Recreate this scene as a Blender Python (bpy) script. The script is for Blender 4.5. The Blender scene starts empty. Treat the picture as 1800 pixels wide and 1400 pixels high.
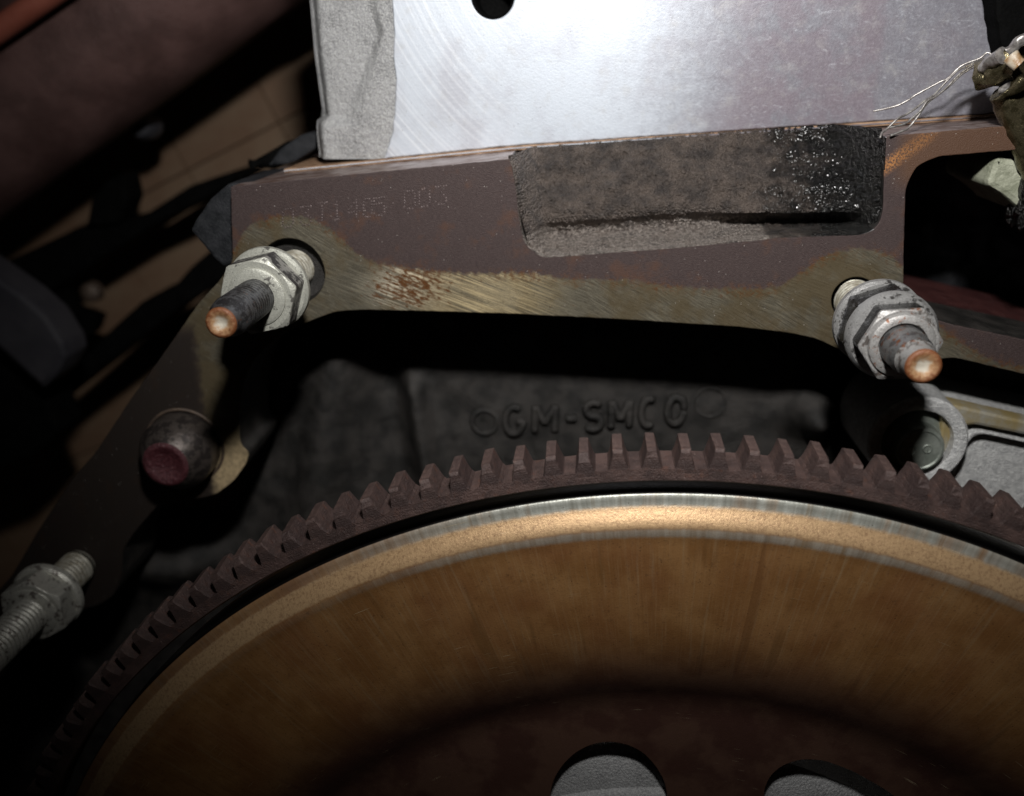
import bpy, bmesh, math, random
from mathutils import Vector, Matrix, geometry, noise
random.seed(7)
scn = bpy.context.scene
COL = scn.collection
MM = 0.001
# ------------------------------------------------------------------ camera
# the machined rear face of the engine block is the plane Y = 0 (mm here, metres in the scene);
# the camera hangs 224 mm in front of it and looks slightly down and to the left of square-on
F, W0, H0, VPX, VPY, DIST = 1600.0, 1800.0, 1400.0, 1045.0, 90.0, 224.0
_N = Vector((VPX - W0/2, H0/2 - VPY, F)).normalized()
_X = (Vector((1, 0, 0)) - _N[0]*_N).normalized()
_Z = -_X.cross(_N)
if _Z[1] < 0: _Z = -_Z
# rows: world axes expressed in camera (right, up, forward) coordinates
def cam2world(v):
    v = Vector(v); return Vector((v.dot(_X), v.dot(_N), v.dot(_Z)))
CAM = Vector((0, -DIST, 0))
cd = bpy.data.cameras.new('camera'); cam = bpy.data.objects.new('camera', cd); COL.objects.link(cam)
r_, u_, f_ = cam2world((1,0,0)), cam2world((0,1,0)), cam2world((0,0,1))
M = Matrix(((r_.x, u_.x, -f_.x, 0), (r_.y, u_.y, -f_.y, CAM.y*MM), (r_.z, u_.z, -f_.z, 0), (0,0,0,1)))
cam.matrix_world = M
cd.sensor_width = 22.3; cd.lens = 22.3*F/W0
cd.clip_start = 0.01; cd.clip_end = 10
cd.dof.use_dof = True; cd.dof.focus_distance = 0.205; cd.dof.aperture_fstop = 5.8; cd.dof.aperture_blades = 7
scn.camera = cam
def P(px, py, Y=0.0):
    """point (mm) seen at photo pixel px,py on the plane Y"""
    d = cam2world((px - W0/2, H0/2 - py, F))
    return CAM + d*((Y + DIST)/d.y)
# ------------------------------------------------------------------ light: the camera's own flash, above the lens
w = bpy.data.worlds.new('World'); scn.world = w; w.use_nodes = True
w.node_tree.nodes['Background'].inputs[0].default_value = (0.9, 0.85, 0.8, 1)
w.node_tree.nodes['Background'].inputs[1].default_value = 0.0015
ld = bpy.data.lights.new('camera_flash', 'SPOT'); lo = bpy.data.objects.new('camera_flash', ld); COL.objects.link(lo)
LPOS = CAM + cam2world((8, 104, -10))
lo.location = LPOS*MM
aim = P(1140, 110, 20)
lo.rotation_euler = (aim - LPOS).to_track_quat('-Z', 'Y').to_euler()
ld.energy = 4.2; ld.spot_size = math.radians(93); ld.spot_blend = 1.0; ld.shadow_soft_size = 0.009
ld.color = (1.0, 0.985, 0.96)
scn.view_settings.view_transform = 'Standard'; scn.view_settings.look = 'None'
scn.view_settings.exposure = 0; scn.view_settings.gamma = 1
scn.cycles.max_bounces = 6
# ------------------------------------------------------------------ ring gear circle (least-squares through its inner edge)
RY = -56.0
CX, CZ, RI = 24.5, -258.0, 173.6
def _fit():
    import itertools
    pts = [P(x, y, RY) for x, y in [(1300,851),(1439,862),(1550,887),(1661,919),(1800,965),(700,918),(880,880),(1025,858),(1169,849),(1350,852),(450,1027),(350,1092),(250,1172),(160,1280),(107,1387)]]
    # linear least squares circle
    A = [[0.0]*4 for _ in range(3)]
    for p in pts:
        r = (2*p.x, 2*p.z, 1.0); b = p.x*p.x + p.z*p.z
        for i in range(3):
            for j in range(3): A[i][j] += r[i]*r[j]
            A[i][3] += r[i]*b
    m = Matrix([a[:3] for a in A]); s = m.inverted() @ Vector([a[3] for a in A])
    return s.x, s.y, math.sqrt(s.z + s.x**2 + s.y**2)
CX, CZ, RI = _fit()
print('ring fit', CX, CZ, RI)
RP = RI - 3.9
# ------------------------------------------------------------------ material helpers
class NT:
    def __init__(s, name):
        s.m = bpy.data.materials.new(name); s.m.use_nodes = True
        s.t = s.m.node_tree; s.b = s.t.nodes['Principled BSDF']
        tc = s.t.nodes.new('ShaderNodeTexCoord'); s.co = s.vm('SCALE', tc.outputs['Object'], sc=1000.0)
    def n(s, typ, **k):
        x = s.t.nodes.new(typ)
        for a, v in k.items(): setattr(x, a, v)
        return x
    def inp(s, sock, v):
        if v is None: return
        if isinstance(v, bpy.types.NodeSocket): s.t.links.new(v, sock)
        elif isinstance(v, (tuple, list)) and len(v) == 3 and sock.type == 'RGBA': sock.default_value = (*v, 1)
        else: sock.default_value = v
    def vm(s, op, a, b=None, sc=None):
        x = s.n('ShaderNodeVectorMath', operation=op); s.inp(x.inputs[0], a)
        if b is not None: s.inp(x.inputs[1], b)
        if sc is not None: x.inputs['Scale'].default_value = sc
        return x.outputs[0]
    def ma(s, op, a, b=0.5, c=None, clamp=False):
        x = s.n('ShaderNodeMath', operation=op, use_clamp=clamp); s.inp(x.inputs[0], a); s.inp(x.inputs[1], b)
        if c is not None: s.inp(x.inputs[2], c)
        return x.outputs[0]
    def xyz(s, v=None):
        x = s.n('ShaderNodeSeparateXYZ'); s.inp(x.inputs[0], v or s.co); return x.outputs
    def comb(s, a, b, c):
        x = s.n('ShaderNodeCombineXYZ')
        for i, v in enumerate((a, b, c)): s.inp(x.inputs[i], v)
        return x.outputs[0]
    def noise(s, scale=1, det=4, rough=0.55, co=None, dist=0, off=None):
        x = s.n('ShaderNodeTexNoise'); c = co or s.co
        if off: c = s.vm('ADD', c, off)
        s.inp(x.inputs['Vector'], c); x.inputs['Scale'].default_value = scale
        x.inputs['Detail'].default_value = det; x.inputs['Roughness'].default_value = rough
        x.inputs['Distortion'].default_value = dist
        return x.outputs['Fac']
    def vor(s, scale=1, co=None, feature='F1', rnd=1):
        x = s.n('ShaderNodeTexVoronoi', feature=feature); s.inp(x.inputs['Vector'], co or s.co)
        x.inputs['Scale'].default_value = scale; x.inputs['Randomness'].default_value = rnd
        return x.outputs['Distance']
    def stretch(s, v, rot=(0,0,0), co=None):
        x = s.n('ShaderNodeMapping', vector_type='TEXTURE'); s.inp(x.inputs[0], co or s.co)
        x.inputs['Rotation'].default_value = tuple(-q for q in rot); x.inputs['Scale'].default_value = tuple(1/q for q in v)
        return x.outputs[0]
    def ramp(s, f, stops):
        x = s.n('ShaderNodeValToRGB'); s.inp(x.inputs[0], f); cr = x.color_ramp
        while len(cr.elements) < len(stops): cr.elements.new(0.5)
        for e, (p, c) in zip(cr.elements, stops):
            e.position = p; e.color = (*c, 1) if isinstance(c, tuple) else (c, c, c, 1)
        return x.outputs[0]
    def rng(s, f, a, b, c=0.0, d=1.0, smooth=True):
        x = s.n('ShaderNodeMapRange', clamp=True); 
        if smooth: x.interpolation_type = 'SMOOTHSTEP'
        s.inp(x.inputs[0], f)
        for i, v in enumerate((a, b, c, d)): s.inp(x.inputs[i+1], v)
        return x.outputs[0]
    def mix(s, f, a, b, mode='MIX'):
        x = s.n('ShaderNodeMix', data_type='RGBA', blend_type=mode); s.inp(x.inputs[0], f)
        s.inp(x.inputs[6], a); s.inp(x.inputs[7], b); return x.outputs[2]
    def mixf(s, f, a, b):
        x = s.n('ShaderNodeMix', data_type='FLOAT'); s.inp(x.inputs[0], f)
        s.inp(x.inputs[2], a); s.inp(x.inputs[3], b); return x.outputs[0]
    def fcurve(s, v, pts):
        x = s.n('ShaderNodeFloatCurve'); s.inp(x.inputs[1], v); c = x.mapping.curves[0]
        pts = sorted(pts)
        while len(c.points) < len(pts): c.points.new(0.5, 0.5)
        for q, (a, b) in zip(c.points, pts): q.location = (a, b); q.handle_type = 'AUTO'
        x.mapping.extend = 'HORIZONTAL'; x.mapping.update()
        return x.outputs[0]
    def bump(s, h, dist, strength=1.0, nrm=None):
        x = s.n('ShaderNodeBump'); s.inp(x.inputs['Height'], h); x.inputs['Distance'].default_value = dist*MM
        x.inputs['Strength'].default_value = strength
        if nrm: s.inp(x.inputs['Normal'], nrm)
        return x.outputs[0]
    def out(s, color, rough, metal=0.0, normal=None, spec=0.5, coat=None, coat_r=0.1):
        s.inp(s.b.inputs['Base Color'], color); s.inp(s.b.inputs['Roughness'], rough)
        s.inp(s.b.inputs['Metallic'], metal); s.inp(s.b.inputs['Normal'], normal)
        s.b.inputs['Specular IOR Level'].default_value = spec
        if coat is not None:
            s.inp(s.b.inputs['Coat Weight'], coat); s.b.inputs['Coat Roughness'].default_value = coat_r
        return s.m
def simple(name, c1, c2, scale=0.4, rough=(0.4, 0.7), metal=0.0, bump=0.15, bscale=2.0, specks=0.0, coat=None, spec=0.5):
    s = NT(name); n1 = s.noise(scale, 6, 0.6); n2 = s.noise(bscale, 5, 0.65)
    col = s.mix(s.rng(n1, 0.35, 0.65), c1, c2)
    if specks:
        v = s.vor(1.6); sp = s.rng(v, 0.06, 0.12, specks, 0.0)
        col = s.mix(sp, col, (0.6, 0.58, 0.55))
    return s.out(col, s.rng(n2, 0.3, 0.7, rough[0], rough[1]), metal, s.bump(n2, bump), spec, coat)
# ------------------------------------------------------------------ object helpers
def finish(o, name, mats, parent=None, smooth=None):
    for m in (mats if isinstance(mats, (list, tuple)) else [mats]): o.data.materials.append(m)
    if parent: o.parent = parent
    if smooth is not None and o.data.polygons:
        for p in o.data.polygons: p.use_smooth = len(p.vertices) != 3 or smooth > 100
        if smooth < 180:
            bm = bmesh.new(); bm.from_mesh(o.data); a = math.radians(smooth)
            for e in bm.edges:
                if len(e.link_faces) == 2 and e.calc_face_angle(0) > a: e.smooth = False
            bm.to_mesh(o.data); bm.free()
    return o
def mesh(name, verts, faces, mats, parent=None, smooth=None, midx=None, org=(0,0,0), fixn=True):
    """verts in mm, world coordinates; the parent's position (org, mm) is subtracted"""
    me = bpy.data.meshes.new(name); og = Vector(org)
    me.from_pydata([(Vector(v) - og)*MM for v in verts], [], faces); me.update()
    if fixn:
        bm = bmesh.new(); bm.from_mesh(me); bmesh.ops.recalc_face_normals(bm, faces=bm.faces); bm.to_mesh(me); bm.free()
    o = bpy.data.objects.new(name, me); COL.objects.link(o)
    if midx:
        for p, i in zip(me.polygons, midx): p.material_index = i
    return finish(o, name, mats, parent, smooth)
def thing(name, label, cat, loc=(0,0,0), group=None):
    o = bpy.data.objects.new(name, None); COL.objects.link(o); o.location = Vector(loc)*MM
    o.empty_display_size = 0.01
    o['label'] = label; o['category'] = cat
    if group: o['group'] = group
    return o
def tag(o, label, cat, group=None):
    o['label'] = label; o['category'] = cat
    if group: o['group'] = group
    return o
def fbm(v, s, o=4): return noise.fractal(Vector(v)*s, 1.0, 2.0, o)
def gridmesh(name, fn, nu, nv, mats, parent=None, closed=False, smooth=40, org=(0,0,0), cap=(False, False)):
    vs = []; fs = []
    for j in range(nv + 1):
        for i in range(nu if closed else nu + 1):
            vs.append(fn(i/nu, j/nv))
    m = nu if closed else nu + 1
    for j in range(nv):
        for i in range(nu):
            a = j*m + i; b = j*m + (i + 1) % m
            fs.append((a, b, b + m, a + m))
    if cap[0]: fs.append(tuple(range(m)))
    if cap[1]: fs.append(tuple(range(nv*m, nv*m + m)))
    return mesh(name, vs, fs, mats, parent, smooth, org=org)
def resample(pts, step, jit=0.0, closed=True):
    out = []; n = len(pts); seg = n if closed else n - 1
    for i in range(seg):
        a = Vector(pts[i]); b = Vector(pts[(i+1) % n]); k = max(1, int((b - a).length/step))
        for j in range(k):
            p = a.lerp(b, j/k)
            if jit:
                q = noise.noise_vector(Vector((p.x*0.7, 3.3, p.y*0.7)))
                p = p + Vector((q.x, q.z))*jit
            out.append(p)
    if not closed: out.append(Vector(pts[-1]))
    return out
def roundc(pts, r, closed=True, k=4):
    """round the corners of a 2-D outline; r: radius or list"""
    out = []; n = len(pts)
    for i in range(n):
        p = Vector(pts[i]); rr = r[i] if isinstance(r, (list, tuple)) else r
        if rr <= 0: out.append(p); continue
        a = Vector(pts[i-1]); b = Vector(pts[(i+1) % n])
        d1 = (a - p); d2 = (b - p); t = min(rr, d1.length*0.45, d2.length*0.45)
        q1 = p + d1.normalized()*t; q2 = p + d2.normalized()*t
        for j in range(k + 1):
            s = j/k; out.append(q1*(1-s)**2 + p*2*s*(1-s) + q2*s*s)
    return out
def area(p): return 0.5*sum(p[i].x*p[(i+1) % len(p)].y - p[(i+1) % len(p)].x*p[i].y for i in range(len(p)))
def plate(name, loops, y0, y1, mats, parent=None, bev=0.4, org=(0,0,0), smooth=35, sidefn=None, back=True):
    """solid between Y=y0 (front) and y1 from 2-D loops in (X,Z) mm, first the outline, then holes"""
    L = []
    for k, lp in enumerate(loops):
        lp = [Vector(q) for q in lp]
        if (area(lp) > 0) != (k == 0): lp.reverse()
        L.append(lp)
    def inset(lp, b):
        o = []
        n = len(lp)
        for i in range(n):
            t = (lp[(i+1) % n] - lp[i-1])
            t = t.normalized() if t.length > 1e-9 else Vector((1,0))
            o.append(lp[i] + Vector((-t.y, t.x))*b)
        return o
    vs = []; fs = []; mi = []; front = []; starts = []
    for lp in L:
        ins = inset(lp, bev) if bev else lp
        starts.append(len(vs)); n = len(lp)
        rings = [(ins, y0)] + ([(inset(lp, bev*0.3), y0 + bev*0.3), (lp, y0 + bev)] if bev else []) + [(lp, y1)]
        base = len(vs)
        for r2, y in rings: vs += [(q.x, y, q.y) for q in r2]
        for k in range(len(rings) - 1):
            for i in range(n):
                a = base + k*n + i; b = base + k*n + (i+1) % n
                fs.append((a, b, b + n, a + n)); 
                d = lp[(i+1) % n] - lp[i]
                mi.append(sidefn(lp[i], d, k == len(rings)-2) if sidefn else 0)
        front.append((base, ins, base + (len(rings)-1)*n))
    flat = [[Vector((q.x, q.y, 0)) for q in f[1]] for f in front]
    idx = []
    for f in front: idx += [f[0] + i for i in range(len(f[1]))]
    idb = []
    for f in front: idb += [f[2] + i for i in range(len(f[1]))]
    for t in geometry.tessellate_polygon(flat):
        fs.append(tuple(idx[i] for i in t)); mi.append(0)
        if back: fs.append(tuple(idb[i] for i in t)); mi.append(0)
    return mesh(name, vs, fs, mats, parent, smooth, mi, org, fixn=True)
def circ(cx, cz, r, n=48, a0=0): return [Vector((cx + r*math.cos(2*math.pi*i/n + a0), cz + r*math.sin(2*math.pi*i/n + a0))) for i in range(n)]
def PX(pts, Y=0.0): return [Vector((P(x, y, Y).x, P(x, y, Y).z)) for x, y in pts]
def lathe(name, prof, c, mats, parent=None, n=64, org=(0,0,0), smooth=35, cap=(True, True), wob=0.0, sc=1.0):
    """prof: (radius, Y) around an axis parallel to Y through c=(X,Z)"""
    def fn(u, v):
        k = v*(len(prof) - 1); i = min(int(round(k)), len(prof) - 1); r, y = prof[i]; a = 2*math.pi*u
        if wob: r = r*(1 + wob*noise.noise(Vector((math.cos(a)*2, y*0.4, math.sin(a)*2))))
        return (c[0] + r*math.cos(a), y, c[1] + r*math.sin(a))
    return gridmesh(name, fn, n, len(prof) - 1, mats, parent, True, smooth, org, cap)
def tube(name, pts, rad, mats, parent=None, n=10, org=(0,0,0), sub=6, cap=True, rfn=None):
    """tube through 3-D points (mm), Catmull-Rom smoothed"""
    P3 = [Vector(p) for p in pts]; q = []
    for i in range(len(P3) - 1):
        p0 = P3[max(i-1, 0)]; p1 = P3[i]; p2 = P3[i+1]; p3 = P3[min(i+2, len(P3)-1)]
        for j in range(sub):
            t = j/sub
            q.append(0.5*((2*p1) + (p2 - p0)*t + (2*p0 - 5*p1 + 4*p2 - p3)*t*t + (3*p1 - p0 - 3*p2 + p3)*t**3))
    q.append(P3[-1]); vs = []; fs = []; up = None
    for i, p in enumerate(q):
        d = (q[min(i+1, len(q)-1)] - q[max(i-1, 0)]).normalized()
        if up is None: up = d.orthogonal().normalized()
        up = (up - up.dot(d)*d).normalized(); s = d.cross(up)
        r = rad*(rfn(i/(len(q)-1)) if rfn else 1)
        for k in range(n):
            a = 2*math.pi*k/n; vs.append(p + (up*math.cos(a) + s*math.sin(a))*r)
    for i in range(len(q) - 1):
        for k in range(n):
            a = i*n + k; b = i*n + (k+1) % n; fs.append((a, b, b+n, a+n))
    if cap: fs += [tuple(range(n)), tuple(range((len(q)-1)*n, len(q)*n))]
    return mesh(name, vs, fs, mats, parent, 60, org=org)
def sst(x, a, b):
    t = max(0.0, min(1.0, (x - a)/(b - a))); return t*t*(3 - 2*t)
def lerp(a, b, t): return a + (b - a)*t
def interp(x, pts):
    if x <= pts[0][0]: return pts[0][1]
    for (a, b), (c, d) in zip(pts, pts[1:]):
        if x <= c: return b + (d - b)*(x - a)/(c - a)
    return pts[-1][1]
# ------------------------------------------------------------------ materials
def mat_face():
    """oxidised purple-brown block face; below the contact line bare milled steel with rust"""
    s = NT('block_rear_face'); x, y, z = s.xyz()
    bpts = PX([(340,470),(410,440),(432,402),(465,385),(510,379),(565,392),(602,420),(640,452),(700,468),(760,476),(830,480),(930,480),(1000,487),(1100,492),(1180,502),(1290,506),(1370,500),(1415,472),(1465,444),(1520,436),(1560,446),(1590,470),(1640,560),(1760,640)])
    xa, xb, za, zb = bpts[0].x, bpts[-1].x, -100.0, 20.0
    cu = s.fcurve(s.rng(x, xa, xb, smooth=False), [((p.x - xa)/(xb - xa), (p.y - za)/(zb - za)) for p in bpts])
    zc = s.rng(cu, 0, 1, za, zb, smooth=False)
    d = s.ma('SUBTRACT', zc, z)                       # >0 below the line
    wob = s.ma('MULTIPLY', s.ma('SUBTRACT', s.noise(0.5, 5), 0.5), 3.2)
    d2 = s.ma('ADD', d, wob)
    m = s.rng(d2, -0.3, 0.9)
    # left leg keeps its coating except round the holes
    leg = s.rng(s.ma('ADD', x, s.ma('MULTIPLY', z, 0.35)), P(300,700).x + .35*P(300,700).z, P(420,640).x + .35*P(420,640).z)
    legb = s.rng(s.ma('ADD', x, wob), P(345,700).x, P(365,700).x)
    low = s.rng(z, P(380,600).z, P(380,560).z)
    m = s.ma('MULTIPLY', m, s.ma('MAXIMUM', low, legb))
    ox = s.mix(s.noise(0.35, 6, 0.65), (0.030, 0.020, 0.020), (0.052, 0.036, 0.034))
    fine = s.noise(1.0, 3, 0.6, co=s.stretch((1.2, 1.2, 4.5), (0, math.radians(5), 0)))
    ox = s.mix(s.rng(fine, 0.35, 0.7, 0.0, 0.55), ox, (0.080, 0.058, 0.055))
    blot = s.rng(s.noise(0.16, 4, 0.6, off=(9,2,5)), 0.54, 0.70, 0, 0.6)
    ox = s.mix(blot, ox, (0.080, 0.040, 0.026))
    # milling marks: long thin arcs running down to the right
    br = s.mixf(s.rng(s.noise(0.12, 3), 0.42, 0.58), s.noise(1.0, 5, 0.72, co=s.stretch((0.12, 1.0, 3.8), (0, math.radians(-20), 0))), s.noise(1.0, 5, 0.72, co=s.stretch((0.16, 1.0, 3.2), (0, math.radians(-31), 0)), off=(9,0,0)))
    br2 = s.noise(1.0, 3, 0.6, co=s.stretch((0.06, 1.0, 7.0), (0, math.radians(-20), 0)), off=(3,1,2))
    bare = s.mix(s.rng(br, 0.3, 0.72), (0.046, 0.041, 0.031), (0.165, 0.147, 0.108))
    tint = s.noise(0.10, 4, 0.6, off=(21, 4, 9))
    bare = s.mix(s.rng(tint, 0.40, 0.62, 0, 0.75), bare, (0.085, 0.064, 0.034))
    # rust: along the contact line, and a patch in the middle of the left half
    cx, cz = P(722, 505).x, P(722, 505).z
    e1 = s.ma('MULTIPLY', s.ma('SUBTRACT', x, cx), 0.075); e2 = s.ma('MULTIPLY', s.ma('SUBTRACT', z, cz), 0.14)
    rr = s.ma('SQRT', s.ma('ADD', s.ma('MULTIPLY', e1, e1), s.ma('MULTIPLY', e2, e2)))
    patch = s.rng(rr, 0.25, 1.25, 1.0, 0.0)
    rn = s.noise(0.75, 6, 0.72, off=(5, 0, 1)); rn2 = s.noise(0.75, 7, 0.75, co=s.stretch((0.5, 1, 1.6), (0, math.radians(-22), 0)))
    rpatch = s.rng(s.ma('ADD', rn2, s.ma('MULTIPLY', patch, 0.16)), 0.60, 0.68)
    fr = s.rng(s.ma('ABSOLUTE', s.ma('SUBTRACT', d2, 0.8)), 0.1, 2.6, 1.0, 0.0)
    fr = s.ma('MULTIPLY', fr, s.rng(rn, 0.46, 0.58)); fr = s.ma('MULTIPLY', fr, s.rng(s.noise(0.09, 3, off=(1,1,8)), 0.40, 0.58, 0.25, 1.0))
    amb = s.rng(rn2, 0.60, 0.75, 0, 0.7)
    rustc = s.mix(s.noise(1.8, 4, 0.6), (0.035, 0.012, 0.005), (0.16, 0.068, 0.020))
    bright = s.ma('MULTIPLY', patch, s.rng(br2, 0.46, 0.62))
    bare = s.mix(bright, bare, (0.80, 0.72, 0.56))
    wx = s.ma('MULTIPLY', s.ma('SUBTRACT', x, P(840,520).x), 0.045); wide = s.rng(s.ma('ABSOLUTE', wx), 0.2, 1.2, 1.0, 0.0)
    bare = s.mix(s.ma('MULTIPLY', wide, s.rng(br2, 0.42, 0.62, 0, 0.95)), bare, (0.50, 0.40, 0.23))  # scratch-polished stretch; its bright highlight is put into the colour
    bx = s.ma('SUBTRACT', x, P(400,830).x); bz = s.ma('SUBTRACT', z, P(400,830).z)
    bd_ = s.ma('SQRT', s.ma('ADD', s.ma('MULTIPLY', bx, bx), s.ma('MULTIPLY', bz, bz)))
    bare = s.mix(s.ma('MULTIPLY', s.rng(bd_, 4.0, 15.0, 1.0, 0.0), s.rng(rn, 0.35, 0.6, 0.5, 1.0)), bare, (0.55, 0.42, 0.25))
    mot = s.rng(s.noise(1.3, 7, 0.8, off=(8,8,1)), 0.54, 0.68, 0, 0.55); bare = s.mix(mot, bare, (0.028, 0.020, 0.012))
    bare = s.mix(s.ma('MAXIMUM', rpatch, amb), bare, rustc)
    col = s.mix(m, ox, bare)
    col = s.mix(s.ma('MULTIPLY', fr, 0.75), col, rustc)
    # orange scraped patch on the top right rib
    gx, gz = P(1590, 270).x, P(1590, 270).z
    g = s.ma('ADD', s.ma('MULTIPLY', s.ma('SUBTRACT', x, gx), 0.5), s.ma('MULTIPLY', s.ma('SUBTRACT', z, gz), -0.62))
    gg = s.rng(s.ma('ABSOLUTE', g), 0.3, 1.9, 1.0, 0.0)
    gg = s.ma('MULTIPLY', gg, s.rng(x, P(1552,270).x, P(1560,270).x)); gg = s.ma('MULTIPLY', gg, s.rng(x, P(1625,240).x, P(1660,240).x, 1, 0))
    gg = s.ma('MULTIPLY', gg, s.rng(z, P(1590,330).z, P(1590,300).z))
    col = s.mix(s.ma('MULTIPLY', gg, s.rng(s.noise(2.0, 5, 0.7), 0.42, 0.56)), col, (0.34, 0.15, 0.05))
    brr = s.rng(x, P(1556,300).x, P(1600,300).x)
    col = s.mix(s.ma('MULTIPLY', brr, s.ma('MULTIPLY', s.rng(z, P(1600,350).z, P(1600,300).z), 0.6)), col, (0.10, 0.048, 0.022))
    col = s.mix(s.ma('MULTIPLY', s.ma('SUBTRACT', 1.0, s.ma('MAXIMUM', low, legb)), 0.8), col, (0.016, 0.013, 0.010))
    # tiny glints, painted into the colour as pale specks
    sp = s.rng(s.vor(0.9), 0.05, 0.10, 1, 0); sp = s.ma('MULTIPLY', sp, s.rng(s.noise(0.3, 3), 0.5, 0.6))
    col = s.mix(s.ma('MULTIPLY', sp, 0.6), col, (0.75, 0.7, 0.65))
    gr = s.noise(3.5, 3, 0.6)
    h = s.ma('ADD', s.ma('MULTIPLY', s.mixf(m, gr, br), 1.0), s.ma('MULTIPLY', gr, 0.35))
    return s.out(col, s.mixf(m, s.rng(gr, 0.3, 0.7, 0.42, 0.62), s.rng(br, 0.3, 0.7, 0.34, 0.55)), s.mixf(m, 0.10, 0.30), s.bump(h, 0.12), 0.25)
M_face = mat_face()
def mat_deck():
    s = NT('milled_deck'); x, y, z = s.xyz()
    n = s.noise(1.0, 4, 0.6, co=s.stretch((0.25, 2.5, 1.0))); n2 = s.noise(0.25, 4)
    col = s.mix(s.rng(n, 0.3, 0.7), (0.16, 0.11, 0.10), (0.40, 0.34, 0.32))
    col = s.mix(s.rng(n2, 0.42, 0.62, 0, 0.7), col, (0.11, 0.055, 0.035))
    return s.out(col, 0.38, 0.6, s.bump(n, 0.05))
M_deck = mat_deck()
def mat_pocket():
    """rough sand-cast iron, wet with oil towards the right"""
    s = NT('sand_cast_iron'); x, y, z = s.xyz()
    oil = s.rng(s.ma('ADD', x, s.ma('MULTIPLY', s.ma('SUBTRACT', s.noise(0.25, 6, 0.7), 0.5), 44)), P(1340,330).x, P(1480,330).x)
    low = s.rng(s.ma('ADD', z, s.ma('MULTIPLY', x, -0.07)), P(1200,300).z - 0.07*P(1200,300).x, P(1200,365).z - 0.07*P(1200,365).x, 0.55, 1.0)
    n = s.noise(0.22, 6, 0.6); g = s.noise(1.25, 6, 0.7); v = s.vor(1.7)
    col = s.mix(s.rng(n, 0.30, 0.70), (0.070, 0.060, 0.056), (0.165, 0.132, 0.112))
    col = s.mix(s.rng(g, 0.5, 0.68, 0, 0.35), col, (0.13, 0.11, 0.095))
    col = s.mix(s.ma('MULTIPLY', oil, 0.93), col, (0.006, 0.007, 0.007))
    lz = s.ma('SUBTRACT', z, s.ma('MULTIPLY', x, (P(1350,395).z-P(920,415).z)/(P(1350,395).x-P(920,415).x)))
    z0 = P(920,415).z - P(920,415).x*(P(1350,395).z-P(920,415).z)/(P(1350,395).x-P(920,415).x)
    lm = s.ma('MULTIPLY', s.rng(lz, z0-0.4, z0+0.6, 1, 0), s.rng(x, P(1352,400).x, P(1360,400).x, 1, 0))
    col = s.mix(s.ma('MULTIPLY', lm, s.rng(g, 0.40, 0.60, 0.0, 1.0)), col, (0.34, 0.30, 0.27))
    v2 = s.noise(0.75, 2, 0.5, off=(6,6,6))
    h = s.ma('ADD', s.ma('MULTIPLY', g, 0.8), s.ma('ADD', s.ma('MULTIPLY', v, -0.7), s.ma('MULTIPLY', s.ma('MULTIPLY', v2, oil), 2.2)))
    return s.out(col, s.mixf(oil, s.rng(g, 0.3, 0.7, 0.36, 0.50), 0.27), 0.5, s.bump(h, 1.25, 1.0), 0.7, coat=s.ma('MULTIPLY', oil, 0.6), coat_r=0.2)
M_pocket = mat_pocket()
M_castdark = simple('cast_iron_dark', (0.012, 0.011, 0.010), (0.036, 0.032, 0.029), 0.14, (0.38, 0.60), 0.2, 0.42, 2.4)
M_cavity = simple('cavity_iron', (0.006, 0.006, 0.007), (0.020, 0.020, 0.023), 0.06, (0.5, 0.7), 0.0, 0.5, 0.9, spec=0.25)
M_castgrey = simple('cast_iron_grey', (0.010, 0.011, 0.013), (0.022, 0.023, 0.026), 0.3, (0.5, 0.7), 0.0, 0.35, 1.6, 0.2, spec=0.2)
M_black = simple('sooty_black', (0.0015, 0.0015, 0.0015), (0.003, 0.003, 0.003), 0.2, (0.7, 0.9), 0, 0.3, 1.2, spec=0.05)
M_maroon = simple('maroon_iron', (0.045, 0.014, 0.014), (0.075, 0.026, 0.024), 0.2, (0.28, 0.5), 0.0, 0.25, 1.5, 0.8)
M_brown = simple('brown_iron', (0.060, 0.042, 0.032), (0.100, 0.070, 0.050), 0.3, (0.45, 0.65), 0.1, 0.2, 2.0, 0.3)
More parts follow.
